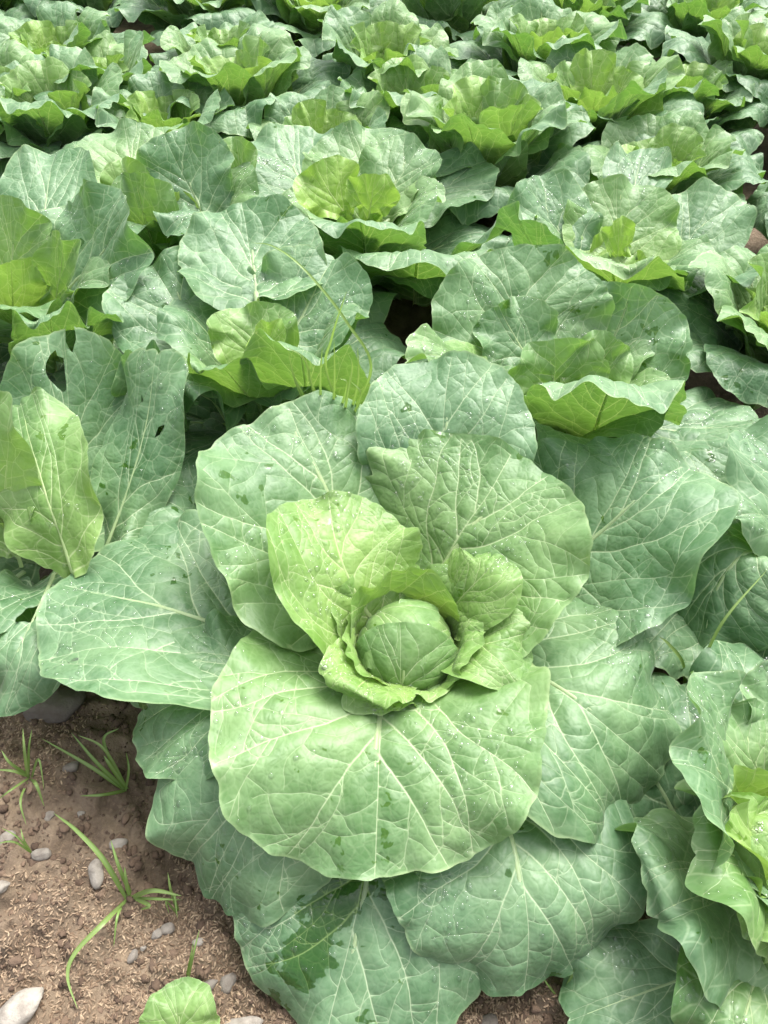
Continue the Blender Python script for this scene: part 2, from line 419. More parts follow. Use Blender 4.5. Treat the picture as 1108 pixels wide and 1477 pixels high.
def polar_leaf(plant, az, prof, W, **kw):
    o = np.array(plant.location); d = np.array([math.sin(az), math.cos(az), 0])
    ctrl = [o + d * a + UP * b for a, b in prof]
    return make_leaf(plant, ctrl, W, az=az, **kw)

def px_leaf(plant, mode, pts, Wpx, **kw):
    """pts are (column, row, height) or (column, row, depth from the plant's stalk)."""
    y0 = plant.location.y
    if mode == 'd' and pts[-1][2] - pts[0][2] > .04: pts = [(a, b, pts[0][2] + (c - pts[0][2]) * 1.4) for a, b, c in pts]   # back leaves lean away
    ctrl = [Pz(a, b, c) if mode == 'z' else Py(a, b, y0 + c) for a, b, c in pts]
    if mode == 'd' and 'az' not in kw:
        dx, dy = ctrl[-1][0] - ctrl[0][0], ctrl[-1][1] - ctrl[0][1]; kw['az'] = math.atan2(dx * .5, (1 if dy >= 0 else -1) * max(abs(dy), .10))
    m = ctrl[len(ctrl) // 2]; dep = m[1] * cD + (CZ - m[2]) * sD
    W = Wpx / FPX * dep
    if len(ctrl) == 2:
        h = np.linalg.norm(ctrl[1] - ctrl[0]); ctrl.insert(1, (ctrl[0] + ctrl[1]) / 2 + UP * h * .06)
    return make_leaf(plant, ctrl, W, **kw)

def heart(plant, r0, zc, lod, az=math.pi, n=3, young=.75, tilt=0.0):
    """the closed head: leaves wrapped over a ball, on a solid core"""
    o = np.array(plant.location)
    u = np.linspace(0, math.pi, 13); v = np.linspace(0, 2 * math.pi, 20, endpoint=False)
    V = [(math.sin(a) * math.cos(b) * r0 * .93, math.sin(a) * math.sin(b) * r0 * .93, zc + math.cos(a) * r0 * .93) for a in u for b in v]
    F = [(i * 20 + j, (i + 1) * 20 + j, (i + 1) * 20 + (j + 1) % 20, i * 20 + (j + 1) % 20) for i in range(12) for j in range(20)]
    nv = len(V)
    mesh_obj('head_core', V, F, M_LEAF, plant, attrs=dict(vein=np.zeros(nv), young=np.full(nv, young), rim=np.zeros(nv), wet=np.zeros(nv), luv=np.array(V) * 1.0, fine=np.full(nv, .6)))
    for k in range(n - 1, -1, -1):
        a = az + k * 2.2; rr = r0 * (1.0 + .035 * (n - 1 - k)); d = np.array([math.sin(a), math.cos(a), 0])
        e0, e1 = -.62, (1.50, 2.1, 1.75)[k]
        pr = [o + UP * zc + (d * math.cos(e) + UP * math.sin(e)) * rr * (1 + .10 * max(0, (e + .3) / (e1 + .3)) ** 7 * (k == 0)) for e in np.linspace(e0, e1, 7)]
        # the upper surface lies against the ball, so the leaf is turned to curve round it
        make_leaf(plant, pr, rr * 2.9, 'fan', 'mid' if lod == 'hi' else lod, young, cup=(-1.30, -1.30), wave=(.0030, 5), az=a + math.pi, seed=rnd.randint(0, 9999), bul=.9, fine=.22, rib=(k == 0))

def cup_leaf(plant, az, r0, zc, top, flare, spread, lod='mid', young=.9, **kw):
    """leaf standing round the head like a bowl"""
    pr = [(r0 * .35, zc - r0 * 1.15), (r0 * .95, zc - r0 * .55), (r0 * 1.10, zc), (r0 * (1.10 + flare * .4), zc + top * .6), (r0 * (1.10 + flare), zc + top)]
    return polar_leaf(plant, az, pr, r0 * 2.3 * spread, lod=lod, young=young, cup=(spread * 1.0, spread * .92), frill=2.2, **kw)

# ------------------------------------------------------------------ ground
def vnoise(x, y, seed):
    xi, yi = np.floor(x).astype(np.int64), np.floor(y).astype(np.int64); fx, fy = x - xi, y - yi
    fx, fy = fx * fx * (3 - 2 * fx), fy * fy * (3 - 2 * fy)
    def h(a, b):
        n = (a * 374761393 + b * 668265263 + seed * 974711) & 0x7fffffff; n = ((n ^ (n >> 13)) * 1274126177) & 0x7fffffff
        return ((n ^ (n >> 16)) & 0xffff) / 65535.0
    return (h(xi, yi) * (1 - fx) + h(xi + 1, yi) * fx) * (1 - fy) + (h(xi, yi + 1) * (1 - fx) + h(xi + 1, yi + 1) * fx) * fy
def ground_h(x, y):
    x, y = np.asarray(x, float), np.asarray(y, float)
    g = (vnoise(x * 5, y * 5, 1) - .5) * .030 + (vnoise(x * 17, y * 17, 2) - .5) * .018
    c = vnoise(x * 42, y * 42, 3); g = g + np.clip(c - .42, 0, 1) * .030 + np.clip(vnoise(x * 88, y * 88, 4) - .4, 0, 1) * .013 + (vnoise(x * 190, y * 190, 5) - .5) * .005
    fade = np.clip(1.3 - np.hypot(x, y - .5) / 8.0, 0, 1)
    return g * fade
def axis_coords(lo, hi, step, far):
    a = list(np.arange(lo, hi, step)); s = step; v = hi
    while v < far: a.append(v); s *= 1.22; v += s
    a.append(far); s = step; v = lo - step; b = []
    while v > -far: b.append(v); s *= 1.22; v -= s
    b.append(-far); return np.array(b[::-1] + a)
ax, ay = axis_coords(-.62, .40, .0042, 400.), axis_coords(.08, .52, .0042, 400.)
gx, gy = np.meshgrid(ax, ay); gz = ground_h(gx, gy)
nx, ny = len(ax), len(ay); ii = np.arange(nx * ny).reshape(ny, nx)
GF = np.stack([ii[:-1, :-1], ii[:-1, 1:], ii[1:, 1:], ii[1:, :-1]], -1).reshape(-1, 4)
ground = mesh_obj('ground', np.stack([gx, gy, gz], -1).reshape(-1, 3), GF, M_SOIL); tag(ground, kind='structure')

# ------------------------------------------------------------------ the large cabbage in front
def plant_at(px, py, z=.20):
    p = Pz(px, py, z); return empty('cabbage', (p[0], p[1], 0))

def hero_plant():
    p = plant_at(588, 915, .22)
    H = dict(lod='hi', frill=1.7)
    # lowest leaves first
    px_leaf(p, 'z', [(560, 1130, .10), (530, 1270, .10), (505, 1390, .075), (470, 1520, .03)], 400, shape='round', young=0, cup=(.25, -.35), wave=(.012, 4), curl=.04, seed=31,
            wet=[(.13, .58, .088, .40, -.34)], label='lowest dark leaf with a large wet glossy patch', **H)
    px_leaf(p, 'z', [(690, 1080, .12), (735, 1200, .135), (755, 1320, .12), (755, 1445, .055)], 385, shape='fan', young=.02, cup=(.25, -.3), wave=(.010, 5), curl=.05, seed=32, wet=[(-.05, .18, .03, .12, 0)], **H)
    px_leaf(p, 'z', [(470, 960, .12), (400, 1070, .165), (345, 1180, .15), (285, 1300, .07)], 345, shape='fan', young=.05, cup=(.2, -.2), wave=(.013, 5), curl=.05, seed=33, **H)
    px_leaf(p, 'z', [(440, 905, .10), (330, 905, .15), (210, 870, .17), (85, 850, .16)], 360, shape='round', young=.05, cup=(.30, .05), wave=(.010, 4), seed=30, roll=-.15, holes=[(-.34, .74, .014, .020, .3)], **H)
    px_leaf(p, 'z', [(455, 930, .13), (350, 985, .17), (260, 1010, .17), (185, 1050, .13)], 250, shape='round', young=.08, cup=(.25, -.1), wave=(.011, 5), seed=35, **H)
    px_leaf(p, 'z', [(760, 860, .12), (850, 780, .20), (930, 710, .26), (985, 655, .28)], 330, shape='fan', young=0, cup=(.3, .1), wave=(.014, 5), seed=36, roll=.12, **H)
    px_leaf(p, 'z', [(630, 770, .16), (640, 690, .24), (645, 600, .30), (655, 512, .335)], 255, shape='round', young=0, cup=(.35, .2), wave=(.008, 4), seed=37, **H)
    px_leaf(p, 'z', [(670, 925, .12), (760, 965, .165), (860, 1030, .185), (965, 1120, .12)], 375, shape='fan', young=.10, cup=(.3, -.25), wave=(.010, 5), curl=.04, seed=38, **H)
    # ring of broad leaves
    px_leaf(p, 'z', [(555, 850, .15), (500, 760, .215), (450, 670, .27), (405, 585, .305)], 405, shape='fan', young=.18, cup=(.38, .15), wave=(.010, 5), seed=39, roll=-.10, **H)
    px_leaf(p, 'z', [(615, 860, .16), (660, 790, .225), (710, 725, .27), (765, 660, .30)], 375, shape='fan', young=.32, cup=(.40, .12), wave=(.009, 5), seed=40, **H)
    px_leaf(p, 'z', [(572, 945, .155), (548, 1030, .20), (538, 1140, .195), (536, 1268, .150)], 490, shape='fan', young=.30, cup=(.45, .12), wave=(.007, 6), curl=.0, seed=41, **H)
    # inner, yellow-green leaves
    px_leaf(p, 'z', [(558, 925, .175), (520, 868, .225), (488, 795, .265), (470, 712, .285)], 235, shape='round', young=.62, cup=(.75, .30), wave=(.008, 5), seed=42, roll=-.15, **H)
    px_leaf(p, 'z', [(650, 920, .17), (690, 925, .215), (725, 930, .23), (770, 945, .215)], 150, shape='round', young=.55, cup=(.5, -.1), wave=(.006, 5), seed=43, **H)
    px_leaf(p, 'z', [(640, 895, .18), (672, 855, .235), (700, 825, .265), (722, 795, .275)], 135, shape='round', young=.62, cup=(.75, -.3), wave=(.006, 4), curl=.08, seed=44, **H)
    px_leaf(p, 'z', [(560, 960, .175), (530, 980, .215), (512, 995, .235), (505, 1012, .225)], 165, shape='round', young=.70, cup=(.85, .7), wave=(.005, 5), curl=.10, seed=45, roll=.1, **H)
    # bowl round the head
    r0, zc = .053, .190
    cup_leaf(p, R(-15), r0, zc, .074, .04, 1.55, 'hi', .72, wave=(.007, 6), seed=46, rib=False)
    cup_leaf(p, R(100), r0, zc, .050, .22, 1.15, 'hi', .66, wave=(.004, 4), seed=47, curl=.12, rib=False)
    cup_leaf(p, R(182), r0, zc, .026, .16, 1.40, 'hi', .66, wave=(.004, 4), seed=48, curl=.08, rib=False)
    cup_leaf(p, R(255), r0, zc, .046, .12, 1.2, 'hi', .72, wave=(.004, 5), seed=49, curl=.06, rib=False)
    cup_leaf(p, R(45), r0 * 1.16, zc, .058, .42, .85, 'hi', .58, wave=(.006, 5), seed=52, curl=.05, rib=False)
    cup_leaf(p, R(218), r0 * 1.16, zc, .032, .50, .95, 'hi', .58, wave=(.006, 5), seed=53, curl=.10, rib=False)
    cup_leaf(p, R(305), r0 * 1.14, zc, .060, .36, .80, 'hi', .62, wave=(.006, 5), seed=54, curl=.05, rib=False)
    heart(p, r0, zc, 'hi', az=R(186), n=3, young=.50)
    return p
HERO = hero_plant()
tag(HERO, 'large open cabbage with round head in the middle, nearest plant', 'cabbage', 'cabbages in the field')

# ------------------------------------------------------------------ the plants round it, leaf by leaf
def inner_set(p, r0=.046, zc=.175, az=math.pi, lod='mid', top=.05):
    for k, a in enumerate((az + 2.9, az + 1.0, az - 1.1)):
        cup_leaf(p, a, r0, zc, top * (1.3 if k == 0 else .8), .25, 1.15, lod, .95, wave=(.006, 6), rib=False)
    heart(p, r0, zc, lod, az=az, n=2, young=.7)

def skirt(p, n, a0, skip=(), r1=.27, lod='mid', seed=0):
    r = random.Random(900 + seed)
    for k in range(n):
        a = a0 + k * 6.283 / n + r.uniform(-.15, .15); s = r.uniform(.9, 1.1) * r1 / .27; h = r.uniform(-.02, .02)
        if any(abs((a - b + math.pi) % (2 * math.pi) - math.pi) < .5 for b in skip): continue
        polar_leaf(p, a, [(.03, .05), (.12 * s, .11 + h), (.20 * s, .145 + h), (.275 * s, .125 + h)], .22 * r.uniform(.9, 1.15), shape=r.choice(['fan', 'round']), lod=lod, young=r.uniform(0, .06), cup=(.3, -.2), wave=(r.uniform(.009, .015), 5), curl=r.uniform(.0, .08), seed=r.randint(0, 9999), roll=r.uniform(-.15, .15))

def near_plants():
    out = {}
    # back-left neighbour with the tuft of grass in front
    p = plant_at(378, 512); out['K'] = p; d = lambda pts, w, **k: px_leaf(p, 'd', pts, w, **k)
    d([(372, 440, .07), (366, 380, .14), (358, 288, .22)], 205, shape='fan', young=.02, cup=(.45, .2), seed=51)
    d([(330, 535, .0), (275, 460, .06), (232, 368, .13)], 225, shape='round', young=.02, cup=(.55, .2), seed=52)
    d([(400, 520, .0), (445, 440, .06), (480, 362, .11)], 190, shape='round', young=.03, cup=(.45, .15), seed=53)
    d([(372, 540, -.03), (370, 490, -.01), (368, 437, .02)], 140, shape='round', young=.55, cup=(.9, .5), seed=54)
    d([(365, 545, -.05), (385, 500, -.04), (398, 462, -.03)], 60, shape='spoon', young=.9, cup=(.9, .4), seed=55)
    d([(395, 610, -.05), (350, 560, -.11), (318, 524, -.155), (300, 522, -.17)], 165, shape='fan', young=.45, cup=(.5, .15), curl=.06, wave=(.012, 5), seed=56)
    d([(430, 615, -.06), (440, 560, -.13), (432, 500, -.175), (425, 492, -.195)], 215, shape='fan', young=.35, cup=(.55, .25), curl=.06, wave=(.014, 5), seed=57, roll=.25)
    d([(335, 590, -.04), (270, 560, -.10), (225, 540, -.13), (205, 590, -.17)], 170, shape='round', young=.03, cup=(.1, -.5), wave=(.020, 5), curl=.12, seed=58, holes=[(.1, .6, .05, .03, .5), (-.2, .5, .03, .02, 0)])
    d([(250, 640, -.10), (220, 590, -.13), (205, 500, -.13)], 95, shape='round', young=.1, cup=(.3, -.3), wave=(.014, 6), seed=59)
    inner_set(p, .036, .165)
    tag(p, 'cabbage just behind the nearest one, narrow grass blades rising before it', 'cabbage', 'cabbages in the field')
    # back-right neighbour
    p = plant_at(812, 560); out['R2'] = p
    d([(772, 535, .03), (748, 450, .07), (735, 354, .12)], 255, shape='fan', young=.12, cup=(.4, .15), seed=61)
    d([(838, 565, .02), (885, 490, .06), (915, 410, .09)], 225, shape='fan', young=.15, cup=(.4, .2), seed=62)
    d([(775, 545, .0), (745, 490, .03), (715, 438, .05)], 130, shape='round', young=.12, cup=(.4, .3), seed=63)
    d([(800, 580, -.02), (795, 530, -.01), (788, 490, .0)], 160, shape='round', young=.45, cup=(.7, .5), seed=64)
    d([(830, 575, -.02), (865, 525, -.005), (893, 487, .01)], 100, shape='round', young=.5, cup=(.7, .3), seed=65)
    d([(850, 645, -.04), (870, 585, -.10), (884, 551, -.135), (897, 566, -.20)], 240, shape='fan', young=.18, cup=(.4, -.1), curl=.05, seed=66)
    d([(745, 570, -.02), (660, 520, -.05), (590, 500, -.07)], 120, shape='round', young=.4, cup=(.6, .3), curl=.06, seed=67, roll=.35)
    d([(880, 600, -.02), (980, 620, -.03), (1105, 600, -.04)], 165, shape='round', young=.0, cup=(.2, -.1), curl=.04, seed=68)
    inner_set(p, .036, .160)
    tag(p, 'cabbage behind the right of the nearest one, with overlapping round fan leaves', 'cabbage', 'cabbages in the field')
    # left neighbour, cut by the frame
    p = plant_at(35, 715); out['LP'] = p
    d([(95, 790, -.02), (105, 640, .08), (102, 470, .16)], 225, shape='fan', young=.05, cup=(.4, .15), seed=71, holes=[(-.10, .80, .050, .105, .1), (.00, .96, .035, .07, .3)], label='upright leaf with a long dark hole eaten near its top')
    d([(112, 830, -.10), (72, 730, -.06), (48, 650, -.01), (28, 575, .05)], 165, shape='round', young=.48, cup=(.35, -.2), wave=(.012, 5), seed=73, az=0.0, roll=.2)
    d([(20, 800, -.06), (-10, 700, -.03), (-30, 560, .0)], 150, shape='round', young=.5, cup=(.5, .3), seed=74)
    d([(150, 800, -.04), (190, 690, .02), (215, 590, .07), (222, 500, .10)], 125, shape='round', young=.05, cup=(.2, -.4), wave=(.016, 4), curl=.08, seed=751, holes=[(.18, .62, .05, .03, .4), (-.1, .75, .02, .02, 0)])
    px_leaf(p, 'z', [(80, 830, .11), (50, 890, .15), (20, 950, .15), (-10, 1015, .10)], 175, shape='fan', young=.05, cup=(.2, -.25), seed=76, holes=[(.02, .42, .105, .070, .3), (-.14, .34, .045, .036, 0)], label='low flat leaf with a dark eaten hole and shining drops')
    px_leaf(p, 'z', [(20, 830, .10), (-80, 900, .15), (-180, 930, .12)], 190, shape='round', young=.0, seed=77)
    px_leaf(p, 'd', [(10, 720, .03), (-80, 620, .1), (-130, 540, .15)], 190, shape='round', young=.0, seed=78)
    inner_set(p, .042, .175)
    tag(p, 'cabbage at the left border beside the nearest one, leaf holed near its top', 'cabbage', 'cabbages in the field')
    # bottom-right neighbour
    p = plant_at(1112, 1205); out['RB'] = p; z = lambda pts, w, **k: px_leaf(p, 'z', pts, w, **k)
    z([(1040, 1390, .05), (960, 1420, .06), (880, 1450, .055), (815, 1475, .035)], 190, shape='round', young=.0, cup=(.2, -.1), seed=81)
    z([(1110, 1310, .08), (1090, 1410, .13), (1070, 1490, .14), (1060, 1570, .10)], 230, shape='fan', young=.35, cup=(.3, -.1), wave=(.014, 6), seed=82)
    z([(1075, 1280, .08), (1020, 1290, .14), (980, 1300, .18), (952, 1308, .185)], 290, shape='round', young=.20, cup=(.3, -.3), wave=(.015, 5), curl=.10, seed=83)
    z([(1090, 1180, .10), (1050, 1130, .18), (1015, 1090, .235), (985, 1070, .26)], 330, shape='round', young=.12, cup=(.55, .1), wave=(.014, 6), seed=84, roll=.1)
    z([(1100, 1250, .12), (1070, 1240, .18), (1040, 1225, .215), (1015, 1215, .225)], 270, shape='round', young=.50, cup=(.45, .1), wave=(.012, 5), curl=.10, seed=85)
    z([(1110, 1150, .13), (1085, 1090, .18), (1065, 1010, .20)], 140, shape='round', young=.35, cup=(.4, .1), seed=86)
    z([(1130, 1150, .12), (1140, 1050, .18), (1130, 950, .22)], 150, shape='round', young=.25, cup=(.4, .1), seed=87)
    z([(1150, 1250, .12), (1200, 1290, .19), (1260, 1330, .18)], 240, shape='fan', young=.1, seed=88)
    z([(1150, 1180, .12), (1220, 1120, .2), (1290, 1060, .24)], 240, shape='fan', young=.1, seed=89)
    z([(1120, 1240, .14), (1085, 1200, .20), (1062, 1150, .225)], 130, shape='round', young=.8, cup=(.9, .5), wave=(.010, 6), seed=90)
    z([(1130, 1280, .14), (1120, 1330, .19), (1105, 1370, .19)], 150, shape='round', young=.6, cup=(.6, .1), wave=(.012, 6), seed=91)
    inner_set(p, .042, .165)
    tag(p, 'cabbage at the lower right border with wavy upright leaf rims', 'cabbage', 'cabbages in the field')
    # right neighbour, mostly outside the frame
    p = plant_at(1185, 800); out['FR'] = p
    z([(1120, 790, .20), (1072, 800, .215), (1030, 860, .17), (1015, 945, .10)], 225, shape='fan', young=.05, cup=(-.3, -.5), seed=101)
    z([(1140, 800, .15), (1100, 745, .24), (1040, 720, .265)], 110, shape='round', young=.1, cup=(-.4, -.8), curl=.1, seed=102)
    z([(1150, 850, .10), (1110, 920, .12), (1085, 1010, .08)], 150, shape='round', young=.0, cup=(.3, .0), seed=103)
    z([(1160, 760, .14), (1130, 690, .22), (1080, 610, .25)], 180, shape='round', young=.0, cup=(.3, .1), seed=104)
    z([(1220, 760, .14), (1260, 690, .22), (1290, 610, .27)], 200, shape='round', young=.0, seed=105)
    z([(1220, 850, .14), (1290, 900, .2), (1360, 950, .14)], 200, shape='round', young=.0, seed=106)
    inner_set(p, .045, .175)
    tag(p, 'cabbage cut by the right border, one drooping leaf folded over its stalk', 'cabbage', 'cabbages in the field')
    # second row: middle
    p = plant_at(520, 305, .2); out['M3'] = p
    d([(455, 315, .03), (425, 245, .12), (395, 183, .20)], 165, shape='fan', young=.0, cup=(.5, .2), seed=111)
    d([(570, 320, .02), (640, 270, .08), (712, 232, .12)], 130, shape='round', young=.0, cup=(.4, .1), seed=112)
    d([(520, 305, .02), (528, 240, .09), (535, 178, .15)], 170, shape='fan', young=.30, cup=(.5, .2), seed=113)
    d([(545, 315, .0), (575, 255, .05), (602, 200, .10)], 120, shape='round', young=.25, cup=(.4, .2), seed=114)
    d([(510, 325, -.04), (478, 280, -.02), (452, 236, .0)], 115, shape='spoon', young=.95, cup=(.7, .2), seed=115)
    d([(530, 330, -.04), (535, 295, -.035), (542, 250, -.03)], 90, shape='spoon', young=1., cup=(.8, .4), seed=116)
    d([(530, 395, -.06), (524, 345, -.13), (520, 318, -.18), (518, 326, -.23)], 185, shape='fan', young=.22, cup=(.35, .0), curl=.04, seed=117)
    d([(600, 430, -.10), (600, 395, -.20), (604, 366, -.25), (604, 384, -.31)], 265, shape='fan', young=.12, cup=(.5, .25), curl=.04, seed=118)
    d([(600, 400, -.02), (680, 360, -.08), (735, 310, -.10)], 90, shape='round', young=.1, cup=(.1, -.4), seed=119)
    inner_set(p, .04, .175)
    tag(p, 'cabbage in the middle of the second row behind, bright heart, drooping front rims', 'cabbage', 'cabbages in the field')
    # second row: right
    p = plant_at(888, 375, .19); out['R3'] = p
    d([(905, 330, .1), (915, 270, .18), (928, 213, .25)], 115, shape='spoon', young=.0, cup=(.5, .3), seed=121)
    d([(845, 385, .0), (800, 320, .05), (765, 252, .10)], 130, shape='round', young=.02, cup=(.4, .2), seed=122)
    d([(890, 390, .0), (893, 320, .06), (895, 258, .11)], 165, shape='fan', young=.40, cup=(.55, .25), seed=123)
    d([(945, 425, -.02), (1000, 345, .04), (1052, 272, .10)], 140, shape='round', young=.08, cup=(.5, .2), seed=124)
    d([(955, 440, -.04), (1030, 410, -.06), (1105, 385, -.08)], 160, shape='round', young=.0, cup=(.2, -.1), seed=125)
    d([(890, 395, -.02), (892, 350, -.01), (892, 314, .0)], 50, shape='spoon', young=1., cup=(.6, .3), seed=126)
    d([(890, 450, -.05), (885, 400, -.12), (880, 372, -.16), (878, 378, -.19)], 205, shape='fan', young=.45, cup=(.55, .2), curl=.06, wave=(.012, 5), seed=127)
    d([(810, 410, -.03), (765, 350, -.08), (735, 298, -.10)], 85, shape='round', young=.0, cup=(.3, .1), seed=128)
    inner_set(p, .04, .165)
    tag(p, 'cabbage right of the middle in the second row behind, tall rounded light leaf', 'cabbage', 'cabbages in the field')
    # second row: left, cut by the frame
    p = plant_at(38, 420, .2); out['L3'] = p
    d([(50, 400, .05), (65, 300, .15), (78, 213, .25)], 155, shape='spoon', young=.0, cup=(.4, .1), seed=131)
    d([(75, 450, .0), (140, 370, .01), (190, 300, .02)], 225, shape='fan', young=.0, cup=(.4, -.1), wave=(.014, 6), seed=132, holes=[(.30, .45, .015, .012, 0)])
    d([(20, 440, .0), (20, 360, .03), (20, 282, .05)], 140, shape='fan', young=.5, cup=(.7, .4), seed=133)
    d([(75, 465, -.05), (85, 400, -.05), (96, 338, -.05)], 70, shape='spoon', young=.55, cup=(1., .5), seed=134)
    d([(20, 475, -.06), (18, 420, -.07), (15, 372, -.08)], 95, shape='round', young=.9, cup=(.7, .3), seed=135)
    d([(80, 530, -.1), (75, 480, -.17), (70, 452, -.20), (68, 455, -.22)], 125, shape='fan', young=.3, cup=(.4, .1), curl=.05, seed=136)
    d([(110, 525, -.08), (132, 480, -.13), (150, 448, -.16)], 85, shape='round', young=.3, cup=(.4, .2), curl=.06, seed=137)
    d([(-20, 450, .0), (-80, 380, .05), (-130, 320, .08)], 190, shape='fan', young=.0, seed=138)
    d([(0, 500, -.05), (-50, 480, -.14), (-90, 460, -.20)], 170, shape='fan', young=.1, seed=139)
    inner_set(p, .04, .175)
    tag(p, 'cabbage at the left border behind, with broad pale drop-covered leaf', 'cabbage', 'cabbages in the field')
    # second row: between left and middle
    p = plant_at(262, 318, .19); out['P34'] = p
    d([(205, 300, .02), (188, 240, .09), (172, 180, .16)], 150, shape='fan', young=.35, cup=(.5, .2), seed=141)
    d([(300, 325, .0), (270, 255, .05), (245, 186, .09)], 150, shape='round', young=.0, cup=(.4, .1), seed=142, roll=.3)
    d([(340, 345, -.05), (295, 310, -.10), (235, 330, -.16)], 120, shape='round', young=.0, cup=(.0, -.5), wave=(.016, 5), seed=143)
    d([(230, 385, -.08), (208, 310, -.10), (192, 246, -.09)], 105, shape='round', young=.45, cup=(.6, .3), seed=144)
    d([(215, 330, -.05), (190, 280, -.06), (170, 228, -.04)], 80, shape='round', young=.6, cup=(.6, .4), seed=145)
    d([(330, 300, .05), (345, 250, .08), (340, 195, .1)], 60, shape='spoon', young=.5, cup=(.4, .3), seed=146)
    d([(320, 380, -.06), (340, 350, -.16), (350, 345, -.22)], 150, shape='fan', young=.05, cup=(.3, .0), seed=147)
    inner_set(p, .036, .165)
    tag(p, 'glaucous cabbage left of the middle in the second row behind, dark folded leaf', 'cabbage', 'cabbages in the field')
    for i, (k, n) in enumerate((('K', 7), ('R2', 7), ('M3', 7), ('R3', 7), ('L3', 7), ('P34', 6))): skirt(out[k], n, i * .7, seed=i, r1=.29)
    for i, k in enumerate(('K', 'R2', 'M3', 'R3', 'L3', 'P34')):
        r = random.Random(70 + i)
        for j in range(5):
            a = j * 1.2566 + i + r.uniform(-.2, .2); h = r.uniform(-.02, .015)
            polar_leaf(out[k], a, [(.03, .09), (.07, .17), (.115, .225 + h), (.165, .255 + h)], .165 * r.uniform(.85, 1.15), shape=r.choice(['fan', 'round']), lod='mid', young=r.uniform(.15, .4), cup=(.55, r.uniform(-.3, .3)), wave=(.010, 5), curl=r.uniform(0, .1), seed=r.randint(0, 9999), roll=r.uniform(-.2, .2), frill=1.6)
    skirt(out['LP'], 7, .3, skip=(2.6,), seed=8, r1=.24); skirt(out['FR'], 6, .3, seed=9); skirt(out['RB'], 6, .5, skip=(-1.2, -1.9, -2.6, 3.1, 2.4), seed=10)
    return out
NEAR = near_plants()

# ------------------------------------------------------------------ the rows farther back: a few kinds of plant, copied and turned
def field_plant(seed):
    r = random.Random(seed); p = empty('cabbage', (0, 0, 0)); lod = 'low'
    a0 = r.uniform(0, 6.28)
    for k in range(8):
        a = a0 + k * .785 + r.uniform(-.2, .2); h = r.uniform(-.02, .035); s = r.uniform(.88, 1.1)
        polar_leaf(p, a, [(.03, .07), (.13 * s, .15 + h), (.22 * s, .20 + h), (.29 * s, .185 + h * .5)], .235 * r.uniform(.9, 1.15), shape=r.choice(['fan', 'round']), lod=lod, young=r.uniform(0, .08), cup=(.35, r.uniform(-.4, .2)), wave=(r.uniform(.010, .020), r.choice([4, 5, 6])), curl=r.uniform(0, .12), seed=r.randint(0, 9999), roll=r.uniform(-.2, .2))
    for k in range(7):
        a = a0 + .5 + k * .898 + r.uniform(-.2, .2); h = r.uniform(-.02, .03)
        polar_leaf(p, a, [(.03, .10), (.085, .19), (.14, .26 + h), (.195, .30 + h)], .205 * r.uniform(.85, 1.15), shape=r.choice(['fan', 'round', 'fan']), lod=lod, young=r.uniform(.18, .5), cup=(.6, r.uniform(-.1, .4)), wave=(r.uniform(.009, .017), r.choice([4, 5, 6])), curl=r.uniform(0, .12), seed=r.randint(0, 9999), roll=r.uniform(-.25, .25))
    for k in range(6):
        a = a0 + .2 + k * 1.047 + r.uniform(-.2, .2); h = r.uniform(-.02, .03)
        polar_leaf(p, a, [(.025, .12), (.05, .18), (.075, .24 + h), (.10, .285 + h)], .15 * r.uniform(.85, 1.2), shape=r.choice(['fan', 'spoon', 'round']), lod=lod, young=r.uniform(.55, .9), cup=(.9, r.uniform(.2, .7)), wave=(r.uniform(.008, .014), r.choice([5, 6, 7])), curl=r.uniform(0, .1), seed=r.randint(0, 9999), roll=r.uniform(-.25, .25))
    inner_set(p, .04, .18, az=r.uniform(0, 6.28), lod=lod)
    return p
def copy_tree(o, parent=None):
    c = o.copy(); COL.objects.link(c); c.parent = parent
    for ch in o.children: copy_tree(ch, c)
    return c
KINDS_N = 6
protos = [field_plant(200 + k) for k in range(KINDS_N)]
N_PROTO_LEAVES = len(LEAVES)

rows = [('second', [(.71, 1.13)])]
def spot(px, py, z=.25): q = Pz(px, py, z); return (q[0], q[1])
rows.append(('third', [(-.95, 2.02), spot(70, 135), spot(232, 140), spot(470, 155), spot(712, 178), spot(978, 205), (1.02, 1.60), (-1.02, 1.55)]))
rows.append(('fourth', [spot(80, 45), spot(318, 38), spot(552, 66), spot(782, 60), spot(1000, 98), spot(120, 92), spot(352, 96), spot(600, 112), spot(868, 120), spot(1085, 62), (1.22, 2.10), (-1.35, 2.55)]))
for nm, y0, off in (('fifth', 2.86, .2), ('sixth', 3.32, -.02), ('seventh', 3.80, .22), ('eighth', 4.30, .02)):
    n = 4 if y0 < 3.2 else 5
    rows.append((nm, [(off + k * .40 + rnd.uniform(-.03, .03), y0 - k * .05 + rnd.uniform(-.04, .04)) for k in range(-n, n + 1)]))
ORD = ['first', 'second', 'third', 'fourth', 'fifth', 'sixth', 'seventh', 'eighth', 'ninth', 'tenth', 'eleventh', 'twelfth', 'thirteenth', 'fourteenth', 'fifteenth']
used = set(); FIELD = []
def in_view(x, y, z=.27):
    dep = y * cD + (CZ - z) * sD; u = x / dep * FPX + 554; v = 738.5 - FPX * (y * sD * 1.0 - (CZ - z) * cD) / dep
    return -60 < u < 1168 and v > -150
cnt = 0
